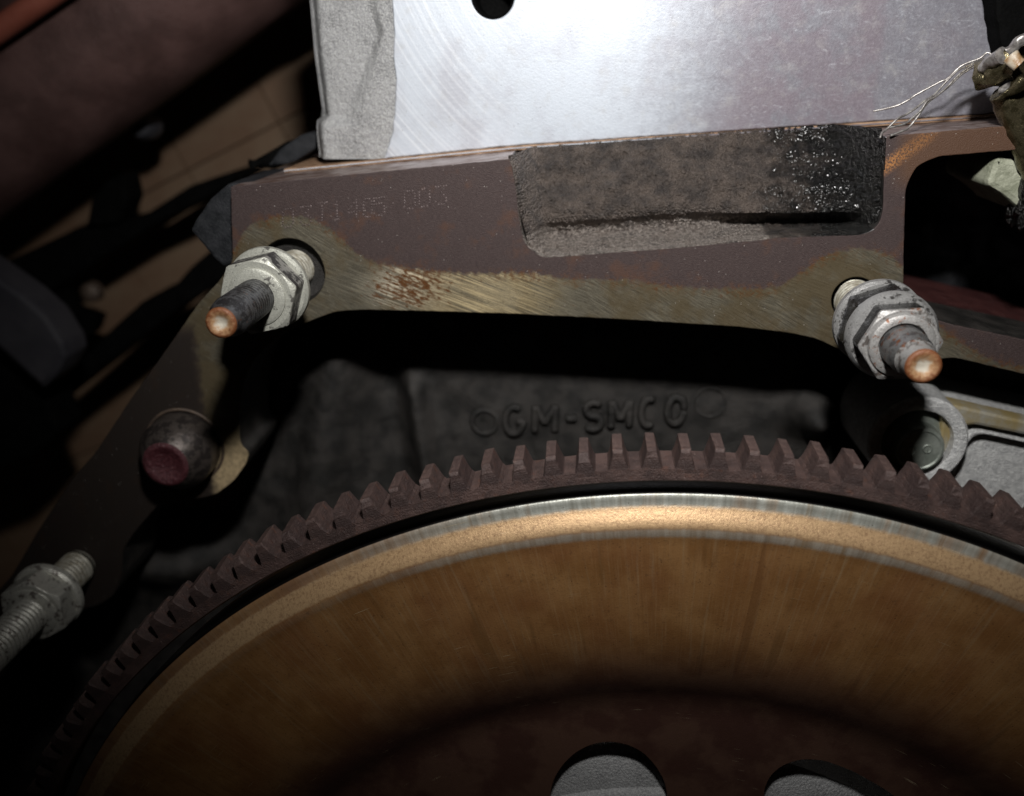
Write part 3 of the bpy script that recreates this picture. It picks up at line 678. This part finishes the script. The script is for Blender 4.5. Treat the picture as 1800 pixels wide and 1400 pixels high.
# ================================================================== HEAD + GASKET
HY = 21.0
head = thing('cylinder_head', 'bright silver aluminium cylinder head above the dark block', 'cylinder head', P(1100,235,HY))
ho = P(1100,235,HY)
bl = []
hm = PX(bl + [(1757,140),(1746,92),(1735,40),(1727,0),(1700,-260),(690,-260),(689,0),(693,60),(691,100),(696,140),(694,190),(690,232),(674,252)], HY)
hb_ = [Vector((q, zdeck(q) + 1.25)) for q in (P(674,252,HY).x, P(900,250,HY).x, P(1300,250,HY).x, P(1762,184,HY).x)]
hm = hb_ + hm[:-1]
hl = P(866,-7,HY)
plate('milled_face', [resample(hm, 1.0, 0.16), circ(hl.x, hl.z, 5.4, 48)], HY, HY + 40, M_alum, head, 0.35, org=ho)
lathe('bolt_hole', [(5.5, HY+0.3),(4.7, HY+1.4),(4.6, HY+12),(0.3, HY+12.5)], (hl.x, hl.z), M_black, head, 40, ho, cap=(False, True))
def hcast(u, v):
    py = lerp(280, -260, v); pyb = py
    xl = interp(py, [(-260,505),(0,533),(100,542),(205,557),(214,546),(240,547),(272,551)])
    pxr = 730
    px = lerp(xl, pxr, u)
    if v == 0: pass
    bot = lerp(274, 263, (px - 550)/150)
    x, z = P(px, py, HY + 1).x, P(px, py, HY + 1).z
    z = max(z, zdeck(x) + 1.25)
    Y = HY + 0.9 + 5.5*(1 - sst(u, 0.0, 0.16))**2
    Y += 1.8*(1 - sst(px, interp(py, [(0,640),(60,660),(200,600),(250,590)]), interp(py, [(0,668),(60,676),(200,640),(250,640)])))*sst(py, 225, 205)
    Y += fbm((x, 0, z), 0.8, 3)*0.22
    return (x, Y, z)
gridmesh('cast_corner', hcast, 90, 220, M_aluc, head, smooth=180, org=ho)
side = []
def hside(u, v):
    py = lerp(274, -260, v); xl = interp(py, [(-260,505),(0,533),(100,542),(205,557),(214,546),(240,547),(274,551)])
    p = P(xl, py, HY + 1); return (p.x + 0.1, HY + 6.3 + u*60, p.z)
gridmesh('cast_side', hside, 4, 40, M_aluc, head, org=ho)
# head gasket
gxs = [P(x_, 250, HY).x for x_ in (496, 520, 600, 700, 900, 1100, 1300, 1500, 1700, 1790)]
gk = [Vector((q, zdeck(q) + 1.15)) for q in gxs] + [Vector((q, zdeck(q) + 0.03)) for q in reversed(gxs)]
g = plate('head_gasket', [resample(gk, 2.5, 0.0)], HY - 0.5, HY + 60, M_gasket, None, 0.12)
tag(g, 'thin brown layered gasket pinched between silver head and dark block deck', 'gasket')
gk2 = [Vector((q, zdeck(q) + 0.78)) for q in gxs] + [Vector((q, zdeck(q) + 0.55)) for q in reversed(gxs)]
plate('gasket_layer', [gk2], HY - 0.8, HY - 0.52, M_alum, g, 0)
# black cast thing right of the head
bc = PX([(1745,-60),(1752,40),(1766,110),(1790,170),(1960,200),(1960,-60)], 14)
o = plate('black_bracket', [resample(roundc(bc, 2), 1.5, 0.4)], 14, 60, M_black, None, 1.2); tag(o, 'black oily bracket beside the right end of the silver head', 'bracket')
# ================================================================== STUDS
STUDG = 'threaded studs round the bell housing flange'
def th(name, r0, s0, s1, par, mat, pitch=1.5, dep=0.55, n=40):
    nv = int((s1 - s0)/pitch*6)
    def fn(u, v):
        s = lerp(s0, s1, v); a = 2*math.pi*u; ph = ((s/pitch + u) % 1.0); tri = abs(ph - 0.5)*2
        r = r0 - dep*(1 - min(1, tri*1.5))
        if v < 0.03 or v > 0.97: r = r0 - dep
        return (r*math.cos(a), -s, r*math.sin(a))
    return gridmesh(name, fn, n, nv, mat, par, True, 55, cap=(True, True))
def lt(name, prof, par, mat, n=48, cap=(True, True), smooth=35):
    return lathe(name, [(r, -s) for r, s in prof], (0, 0), mat, par, n, cap=cap, smooth=smooth)
def hexn(name, s0, s1, rc, par, mats, rot=0.0, cham=1.2, face_r=None):
    n = 96; ss = [s0, s0 + .01] + [lerp(s0, s1, k/10) for k in range(1, 10)] + [s1 - 1.2, s1 - .8, s1 - .45, s1 - .2, s1]
    ss = sorted(ss); ap = rc*math.cos(math.pi/6)
    def fn(u, v):
        s = ss[int(round(v*(len(ss)-1)))]; a = 2*math.pi*u
        h = ap/math.cos(((a - rot) % (math.pi/3)) - math.pi/6)
        lim = (ap*0.985) + (s1 - s)*1.9; r = min(h, lim, rc*0.985)
        if s == s0: r = min(h, rc)*0.9
        return (r*math.cos(a), -s, r*math.sin(a))
    vs = []; fs = []; mi = []
    m = len(ss)
    for j in range(m):
        for i in range(n): vs.append(fn(i/n, j/(m-1)))
    for j in range(m-1):
        for i in range(n):
            a = j*n + i; b = j*n + (i+1) % n; fs.append((a, b, b+n, a+n)); mi.append(1 if ss[j] >= s1 - 1.21 and len(mats) > 2 else 0)
    fs.append(tuple(range((m-1)*n, m*n))); mi.append(1)
    return mesh(name, vs, fs, mats, par, 24, mi)
# stud at upper left
b1 = P(519, 473, 3)
s1 = thing('threaded_stud', 'silver spotted hex-collared stud with dark shank and rusty tip in the upper left corner', 'stud', b1, STUDG)
th('thread', 5.0, -1, 20, s1, M_thread, 1.75, 0.85)
lt('collar', [(4.0,19.6),(9.7,19.6),(10.0,20.2),(9.9,21.4),(9.2,22.2),(5,22.3)], s1, M_zinc)
hexn('hex', 21.6, 29.0, 9.6, s1, [M_zincflat, M_zinc, M_zinc], rot=math.radians(14))
lt('washer_face', [(6.9,28.8),(6.7,29.35),(6.0,29.7),(4.4,29.7)], s1, M_zinc)
th('shank', 4.45, 29.2, 45.5, s1, M_shank, 1.3, 0.16)
lt('tip', [(4.3,45.2),(4.2,46.5),(3.5,47.6),(3.35,50.2)], s1, M_shank, cap=(True, False))
lt('tip_end', [(3.36,50.2),(3.2,50.7),(2.5,50.9),(1.6,50.3),(0.8,49.9),(0.1,49.8)], s1, M_tip, cap=(False, True), smooth=180)
# stud at right
b2 = P(1501, 527, 1)
s2 = thing('threaded_stud', 'oil-blackened stud with two stacked hex nuts at the right end of the flange', 'stud', b2, STUDG)
th('thread', 5.0, -1, 20, s2, M_thread, 1.6, 0.85)
lt('collar', [(4.0,19.4),(9.5,19.4),(10.0,20.0),(9.9,21.2),(9.2,22.0),(5,22.0)], s2, M_crust)
hexn('hex', 21.6, 29.2, 9.7, s2, [M_oily, M_oily, M_crust], rot=math.radians(20))
lt('nut_collar', [(4.0,28.8),(9.1,28.9),(9.8,29.8),(9.7,31.0),(9.0,32.0),(6,32.4)], s2, M_crust)
hexn('nut', 31.6, 37.4, 8.7, s2, [M_oily, M_rusty, M_rusty], rot=math.radians(5))
lt('nut_lip', [(7.0,37.2),(6.7,38.1),(5.9,38.6),(5.1,38.6),(4.9,37.6)], s2, M_rusty)
lt('shank', [(4.6,37),(4.5,43),(4.4,44.5),(4.15,45.0),(4.1,46.5)], s2, M_shank2, cap=(True, False))
lt('tip', [(4.1,46.3),(3.6,47.2),(3.5,50.8)], s2, M_rusty, cap=(False, False))
lt('tip_end', [(3.51,50.8),(3.35,51.4),(2.7,51.6),(1.8,51.1),(0.9,50.7),(0.1,50.6)], s2, M_tip, cap=(False, True), smooth=180)
# stud at lower left
b3 = P(143, 990, 0)
s3 = thing('threaded_stud', 'pewter hex-collared stud with pale bare threads at the lower left end of the flange leg', 'stud', b3, STUDG)
th('thread', 5.0, 1.6, 17, s3, M_thread, 1.5)
lt('thread_end', [(4.95,1.7),(4.6,0.6),(4.0,-0.5)], s3, M_thread, cap=(False, False))
lt('collar', [(4.0,16.4),(9.6,16.4),(10.0,17.0),(9.9,18.3),(9.2,19.0),(5,19)], s3, M_pewter)
hexn('hex', 18.5, 25.6, 9.7, s3, [M_pewter, M_pewter, M_pewter], rot=math.radians(30))
lt('washer_face', [(7.2,25.4),(7.0,25.9),(5.7,26.4),(4.4,26.5)], s3, M_pewter)
th('shank', 5.0, 26.0, 48, s3, M_pewter, 1.5, 0.6)
# dowel pin
bd = P(325, 784, 0)
dw = thing('dowel_pin', 'stubby dark steel dowel with maroon domed end on the left flange leg', 'dowel', bd)
lt('body', [(10.2,-1),(10.2,6.2),(9.9,7.0),(7.0,11.7),(6.3,12.3)], dw, M_dowel, 64, cap=(True, False), smooth=50)
lt('end_face', [(6.3,12.3),(5.7,12.75),(5.0,12.8),(3.8,12.1),(2.2,11.7),(0.2,11.6)], dw, M_dowelend, 48, cap=(False, True), smooth=180)
torus('hole_rim', P(325,784,0), 10.9, 0.45, M_brown, block)
# ================================================================== FLEXPLATE
fp = thing('flexplate', 'large flexplate disc with toothed ring gear and varnished tan face', 'flexplate', (CX, RY, CZ))
fo = (CX, RY, CZ)
RR, RT = RI + 2.9, RI + 7.5
rg = lathe('ring_gear', [(RI, RY+9),(RI, RY+0.5),(RI+0.4, RY),(RR, RY),(RR, RY+9),(RR-1, RY+9.3),(RI, RY+9)], (CX, CZ), M_ring, fp, 504, fo, 40, cap=(False, False))
# one tooth mesh shared by all
tv = []
def sec(y, hw0, hw1, r0, r1):
    for k in range(5):
        t = k/4; hw = hw0 + (hw1 - hw0)*(t**0.55); r = r0 + (r1 - r0)*t
        tv.append((-hw, y, r)); tv.append((hw, y, r))
secs = [(0.02, 2.8, 0.95, RR-0.6, RT-0.6),(0.6, 2.85, 1.0, RR-0.6, RT),(8.6, 2.85, 1.0, RR-0.6, RT),(9.2, 2.6, 0.9, RR-0.6, RT-0.4)]
for s_ in secs: sec(*s_)
tf = []
for k in range(3):
    o1 = k*10; o2 = o1 + 10
    for j in range(4):
        tf.append((o1+2*j, o1+2*j+2, o2+2*j+2, o2+2*j)); tf.append((o1+2*j+1, o2+2*j+1, o2+2*j+3, o1+2*j+3))
    tf.append((o1+8, o1+9, o2+9, o2+8))
for o1 in (0, 30):
    for j in range(4): tf.append((o1+2*j, o1+2*j+1, o1+2*j+3, o1+2*j+2))
tooth0 = mesh('tooth', tv, tf, M_ring, rg, None)
NT_ = 168
def chip(me0, seed):
    rnd = random.Random(seed); me = me0.copy(); cut = rnd.random()
    for v in me.vertices:
        top = (v.co.z/MM - (RR - 0.6))/(RT - RR)
        v.co.x += rnd.uniform(-.10, .10)*MM*min(1, top*1.5); v.co.z += rnd.uniform(-.16, .05)*MM*top
        if top > 0.8 and v.co.y < 1.2*MM and cut < 0.5: v.co.y += rnd.uniform(0.1, 0.7)*MM; v.co.z -= rnd.uniform(0.0, 0.35)*MM
    return me
TMESH = [tooth0.data] + [chip(tooth0.data, q) for q in range(9)]
for k in range(NT_):
    a = 2*math.pi*(k + 0.32)/NT_
    o = tooth0 if k == 0 else tooth0.copy()
    if k: COL.objects.link(o); o.parent = rg
    o.data = random.choice(TMESH)
    o.rotation_euler = (random.uniform(-.0004,.0004), a + random.uniform(-.0006,.0006), 0); sc = random.uniform(0.9975, 1.001)
    o.scale = (random.uniform(.93, 1.05), 1, sc)
prof = [(RP-0.6, -41),(RP, -46),(RP, RY+3.2),(RP-0.5, RY+2.75),(RP-1.4, RY+2.65),(RP-2.2, RY+2.6),(RP-2.8, RY+2.35),(RP-3.8, RY+1.75),(RP-5.0, RY+1.0),(RP-6.0, RY+0.45),(RP-6.8, RY+0.15),(RP-7.6, RY+0.05),(RP-8.6, RY+0.12),(RP-9.8, RY+0.35)]
n_ = 30; r = RP - 9.8; y = RY + 0.35
for k in range(n_):
    t = (k+1)/n_; dr = 43.0/n_; sl = math.radians(2 + 25*t**3.4); r -= dr; y += dr*math.tan(sl); prof.append((r, y))
rb, yb = prof[-1]
for k in range(1, 13):
    t = k/12; prof.append((rb - 9*t, yb + 9*math.tan(math.radians(27))*(t - t*t/2)))
rin, yin = prof[-1]
print('inner', rin, yin)
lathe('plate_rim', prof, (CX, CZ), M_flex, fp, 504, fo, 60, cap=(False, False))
rim = PX([(966,1400),(972,1372),(988,1345),(1012,1322),(1040,1308),(1070,1303),(1102,1308),(1130,1322),(1152,1345),(1168,1372),(1174,1402),(1170,1440),(1140,1475),(1070,1492),(1000,1475),(970,1435)], yin)
slot = PX([(1341,1395),(1352,1365),(1375,1345),(1410,1334),(1450,1337),(1500,1356),(1560,1390),(1620,1440),(1640,1490),(1600,1520),(1500,1490),(1400,1450),(1350,1425)], yin)
disc = circ(CX, CZ, rin, 504)
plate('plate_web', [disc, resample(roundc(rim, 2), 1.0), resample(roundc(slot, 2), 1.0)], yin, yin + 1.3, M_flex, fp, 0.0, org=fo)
# aluminium rear cover seen through the openings
cov = [(0.5, 6),(60, 6),(62, 2),(96, 2),(112, 2),(118, 3),(124, 10),(128, 40)]
sc_ = thing('rear_seal_cover', 'grey metal cover glimpsed through the openings of the flexplate', 'cover', (CX, 6, CZ))
ry = yin + 4.0
rq = math.hypot(P(1070,1400,ry).x - CX, P(1070,1400,ry).z - CZ)
lathe('cover_body', [(0.5, ry),(rq-3, ry),(rq+10, ry+0.5),(rq+14, ry+3),(rq+16, 30)], (CX, CZ), M_aluc, sc_, 160, (CX, 6, CZ), cap=(True, False))
lathe('cover_ridge', [(rq-2.6, ry+.2),(rq-1.6, ry-1.2),(rq, ry-1.8),(rq+1.4, ry-1.2),(rq+2.2, ry+.2)], (CX, CZ), M_aluc, sc_, 160, (CX, 6, CZ), cap=(False, False), smooth=180)
# ================================================================== COVER AT RIGHT WITH BOLT
AY = 2.0
ac = thing('aluminium_side_cover', 'grey cast aluminium cover with raised rim right of the ring gear', 'cover', P(1700,780,AY)); ao = P(1700,780,AY)
body = PX([(1640,704),(1700,716),(1800,738),(1960,772),(1960,1080),(1700,1000),(1600,900),(1560,850),(1600,760)], AY+5)
plate('cover_body', [resample(roundc(body, 2), 1.5, 0.15)], AY+5, AY+30, M_cover, ac, 0.8, org=ao)
railp = PX([(1655,706),(1700,716),(1800,739),(1960,775),(1960,800),(1800,765),(1712,747),(1690,752),(1672,775),(1664,800),(1645,790),(1655,750)], AY)
plate('cover_rim', [resample(roundc(railp, 1.5), 1.2, 0.06)], AY, AY+5.5, M_rail, ac, 0.9, org=ao)
inr = PX([(1708,757),(1725,756),(1800,772),(1960,806),(1960,812),(1800,779),(1728,764),(1712,768),(1700,784),(1688,812),(1678,838),(1668,830),(1684,792),(1695,770)], AY+1.5)
plate('inner_rib', [resample(roundc(inr, 1), 1.2)], AY+1.5, AY+5.5, M_cover, ac, 0.7, org=ao)
bc_ = P(1610, 775, AY-1)
lathe('boss', [(13.2, AY+24),(12.6, AY-2.0),(12.0, AY-2.7),(10.2, AY-2.8),(9.0, AY-2.2),(8.5, AY+3.0),(0.5, AY+3.0)], (bc_.x, bc_.z), M_cover, ac, 56, ao, cap=(False, True), wob=0.01)
bb = P(1608, 779, AY)
bt = thing('cover_bolt', 'greenish grey flanged bolt in the round boss right of the ring gear', 'bolt', (bb.x, AY, bb.z)); bo = (bb.x, AY, bb.z)
M_bolt = simple('grey_green_bolt', (0.17, 0.19, 0.165), (0.26, 0.28, 0.25), 0.3, (0.35, 0.5), 0.4, 0.1, 2.0)
lathe('bolt_flange', [(8.2, AY+3),(8.1, AY+1.6),(7.6, AY+1.0),(6.5, AY-0.2),(6.0, AY-0.4)], (bb.x, bb.z), M_bolt, bt, 56, bo)
lathe('bolt_head', [(6.3, AY+1),(6.2, AY-3.6),(5.9, AY-4.4),(5.3, AY-4.7),(4.9, AY-4.4),(0.3, AY-4.3)], (bb.x, bb.z), M_bolt, bt, 48, bo)
for q, (x_, z_) in enumerate([(-2.1, -0.4), (1.7, 0.3)]):
    torus('head_mark', Vector((bb.x + x_, AY-4.35, bb.z + z_)), 1.05, 0.28, M_bolt, bt, bo, 20)
mesh('head_mark', [(bb.x+1.7, AY-4.7, bb.z+1.5),(bb.x+2.0, AY-4.7, bb.z+1.5),(bb.x+2.0, AY-4.7, bb.z-0.7),(bb.x+1.7, AY-4.7, bb.z-0.7),(bb.x+1.6, AY-4.2, bb.z+1.6),(bb.x+2.1, AY-4.2, bb.z+1.6),(bb.x+2.1, AY-4.2, bb.z-0.8),(bb.x+1.6, AY-4.2, bb.z-0.8)],
     [(0,1,2,3),(0,4,5,1),(1,5,6,2),(2,6,7,3),(3,7,4,0),(4,5,6,7)], M_bolt, bt, org=bo)
# pale casting seen through the window
pg = PX([(1751,270),(1775,278),(1830,290),(1840,340),(1796,376),(1790,366),(1760,342),(1732,325)], 3)
o = plate('pale_casting', [resample(roundc(pg, 1.2), 1.0, 0.15)], 3, 30, M_palegreen, None, 1.5); tag(o, 'pale green-grey casting corner inside the dark window at the right', 'casting')
# crusty clump hanging over its right side
def clump(u, v):
    a = 2*math.pi*u; b = math.pi*(v*0.98 + 0.01); c = P(1822, 300, 6)
    d = Vector((math.sin(b)*math.cos(a), math.cos(b), math.sin(b)*math.sin(a)))
    r = 1 + 0.25*fbm(d*1.0, 2.6, 4)
    return (c.x + d.x*4.6*r + d.z*1.5, c.y + d.y*9*r, c.z + d.z*13*r)
o = gridmesh('oily_grime', clump, 72, 60, M_pocket, block, True, 180)
# ================================================================== FRAYED CABLE
fc = thing('frayed_cable', 'frayed steel cable with loose strands in a crimped olive ferrule', 'cable', P(1740,110,8)); co_ = P(1740,110,8)
def path(pp, y0, y1): 
    n = len(pp); return [P(x, y, lerp(y0, y1, (i/(n-1)))) for i, (x, y) in enumerate(pp)]
st = [([(1745,98),(1735,93),(1722,103),(1690,116),(1665,139),(1653,144),(1610,167),(1597,176),(1574,187),(1535,196)], 6, 10),
      ([(1742,100),(1728,104),(1700,116),(1680,127),(1653,155),(1641,168),(1625,178),(1609,191),(1592,202),(1578,209),(1558,228),(1551,233),(1547,243)], 6, -2),
      ([(1741,103),(1725,108),(1704,118),(1684,133),(1664,154),(1645,170),(1630,178),(1618,195),(1602,209),(1590,218),(1563,225)], 6, -1),
      ([(1741,106),(1728,111),(1706,121),(1688,133),(1668,152),(1650,166),(1632,180),(1622,192),(1612,207),(1597,225),(1588,230),(1565,239)], 6, -1)]
for pp, a, b in st: tube('strand', path(pp, a, b), 0.26, M_wire, fc, 8, co_, 5)
def crumple(name, pts, rad, mat, amp, n=28, sub=14, flat=1.0):
    Q = [Vector(p) for p in pts]; ax = (Q[-1] - Q[0]); L = ax.length; d = ax.normalized(); u0 = d.orthogonal().normalized(); v0 = d.cross(u0)
    def fn(u, v):
        a = 2*math.pi*u; p = Q[0].lerp(Q[-1], v) ; r = rad[0] + (rad[1]-rad[0])*v
        q = p + u0*math.cos(a)*r + v0*math.sin(a)*r*flat
        return tuple(q + noise.noise_vector(q*0.45)*amp)
    return gridmesh(name, fn, n, sub, mat, fc, True, 40, co_, (True, True))
crumple('ferrule', [P(1722,134,4), P(1792,104,-3)], (3.6, 4.4), M_olive, 1.1, flat=0.8)
crumple('cable_tube', [P(1768,160,0), P(1830,300,2)], (3.4, 4.2), M_olive, 0.6)
crumple('crimp_fold', [P(1722,122,1), P(1762,96,-4)], (1.1, 1.7), M_wire, 1.0, 20, 12)
crumple('crimp_fold', [P(1752,178,-3), P(1800,140,-6)], (0.8, 1.5), M_olive, 0.9, 20, 12)
crumple('crimp_fold', [P(1758,160,-2), P(1783,150,-4)], (0.7, 0.9), M_wire, 0.9, 20, 12)
crumple('crimp_fold', [P(1772,92,-4), P(1812,62,-6)], (0.8, 1.3), M_wire, 0.8, 20, 12)
M_bead = simple('amber_bead', (0.22, 0.11, 0.03), (0.42, 0.36, 0.28), 0.5, (0.25, 0.4), 0.0, 0.1)
crumple('bead', [P(1776,98,-8), P(1792,116,-9)], (1.6, 1.4), M_bead, 0.4, 20, 10)
# ================================================================== BACKGROUND LEFT (out of focus)
pa, pb = P(-260, 395, 150), P(620, -275, 150)
ax = (pb - pa).normalized()
pipe = thing('steel_pipe', 'thick maroon primed pipe crossing the blurred upper left corner', 'pipe', pa)
def pip(u, v):
    a = 2*math.pi*u; p = pa.lerp(pb, v); s = ax.cross(Vector((0,1,0))).normalized()
    return tuple(p + (s*math.cos(a) + Vector((0,1,0))*math.sin(a))*33)
gridmesh('pipe_body', pip, 64, 30, M_pipe, pipe, True, 60, pa, (True, True))
q0, q1 = P(-160, 160, 108), P(250, -120, 108)
tube('weld_rim', [q0, q0.lerp(q1, .5), q1], 4.2, M_piperim, pipe, 12, pa)
# tan tiled floor far behind
TY = 235.0
fl_ = bpy.data.objects.new('garage_floor', None); COL.objects.link(fl_); fl_.location = P(300,600,TY)*MM; fl_['kind'] = 'structure'
org = P(300,600,TY)
ux = (P(560,190,TY) - P(100,430,TY)).normalized(); uz = Vector((-ux.z, 0, ux.x))
base = P(330, 300, TY)
tm = None
def tv_(i, j): return base + ux*(i*55) + uz*(j*55)
for i in range(-10, 6):
    for j in range(-12, 5):
        c = tv_(i, j); m_ = 0.5
        pts = [c + ux*m_ + uz*m_, c + ux*(55-m_) + uz*m_, c + ux*(55-m_) + uz*(55-m_), c + ux*m_ + uz*(55-m_)]
        if tm is None:
            vs = [(p.x, TY, p.z) for p in pts] + [(p.x + s_*ux.x*1.5 + t_*uz.x*1.5, TY+6, p.z + s_*ux.z*1.5 + t_*uz.z*1.5) for p, s_, t_ in zip(pts, (-1,1,1,-1), (-1,-1,1,1))]
            o = mesh('tile', [Vector(v) - c for v in vs], [(0,1,2,3),(0,4,5,1),(1,5,6,2),(2,6,7,3),(3,7,4,0)], M_tile, fl_, None); tm = o.data
        else:
            o = bpy.data.objects.new('tile', tm); COL.objects.link(o); o.parent = fl_
        o.location = (c - org)*MM
gp = [tv_(-11,-13), tv_(7,-13), tv_(7,6), tv_(-11,6)]
mesh('tile_joint', [(p.x, TY+5, p.z) for p in gp], [(0,1,2,3)], M_grout, fl_, None, org=org)
def bar(name, pts, y0, y1, mat, label, cat, bev=1.5):
    o = plate(name, [resample(roundc(PX(pts, y0), 1.2), 4)], y0, y1, mat, None, bev); tag(o, label, cat); return o
bar('frame_rail', [(-200,560),(60,437),(133,402),(173,402),(250,380),(333,327),(400,304),(430,310),(360,352),(283,389),(167,463),(60,530),(-200,670)], 170, 200, M_black, 'black blurred frame rail running diagonally behind the block corner', 'frame rail')
bar('frame_rail', [(-200,860),(60,706),(150,625),(200,575),(250,530),(300,510),(335,470),(370,440),(430,470),(312,545),(250,594),(187,640),(140,678),(60,740),(-200,930)], 150, 180, M_black, 'black blurred rail below the blue-grey bar, behind the flange leg', 'frame rail')
bar('hanging_bracket', [(185,318),(215,306),(225,352),(208,395),(150,400),(160,350)], 165, 180, M_black, 'small black blurred bracket under the maroon pipe', 'bracket')
bar('blue_grey_bar', [(-120,410),(0,492),(40,520),(82,557),(112,605),(118,628),(100,662),(76,684),(40,652),(0,615),(-120,520)], 95, 110, M_bluegrey, 'blue-grey pointed metal bar at the left edge', 'bar', 2)
bar('black_casting', [(-200,560),(0,615),(76,690),(105,760),(60,800),(-40,840),(-200,800)], 112, 130, M_black, 'black casting under the blue-grey bar at the left edge', 'casting')
bar('black_strap', [(55,500),(100,500),(125,545),(170,560),(160,590),(100,600),(70,560)], 180, 190, M_black, 'black blurred strap end right of the blue-grey bar', 'strap')
kn = P(155, 517, 176)
o = lathe('bolt_end', [(5.0, 182),(4.6, 177),(3.0, 175.5),(0.2, 175)], (kn.x, kn.z), M_brown, None, 24); tag(o, 'small tan blurred bolt end above the black strap', 'bolt')
kn = P(243, 222, 170)
o = lathe('round_weight', [(6.5, 180),(6.2, 172),(4.3, 169.5),(0.2, 169)], (kn.x, kn.z), M_spot, None, 24); tag(o, 'small bluish blurred metal knob under the maroon pipe', 'knob')
bp = PX([(470,292),(492,262),(530,236),(556,232),(556,262),(520,284),(505,290)], 40)
o = plate('dark_clip', [resample(roundc(bp, 1), 1.2)], 40, 52, M_castgrey, None, 0.8); tag(o, 'dull grey blurred clip left of the silver head corner', 'clip')
bp = PX([(430,290),(470,268),(500,250),(552,238),(552,252),(510,276),(480,300)], 62)
o = plate('dark_hose', [resample(roundc(bp, 1), 1.2)], 62, 72, M_black, None, 2); tag(o, 'black blurred hose end behind the grey clip', 'hose')
bpy.context.view_layer.update()
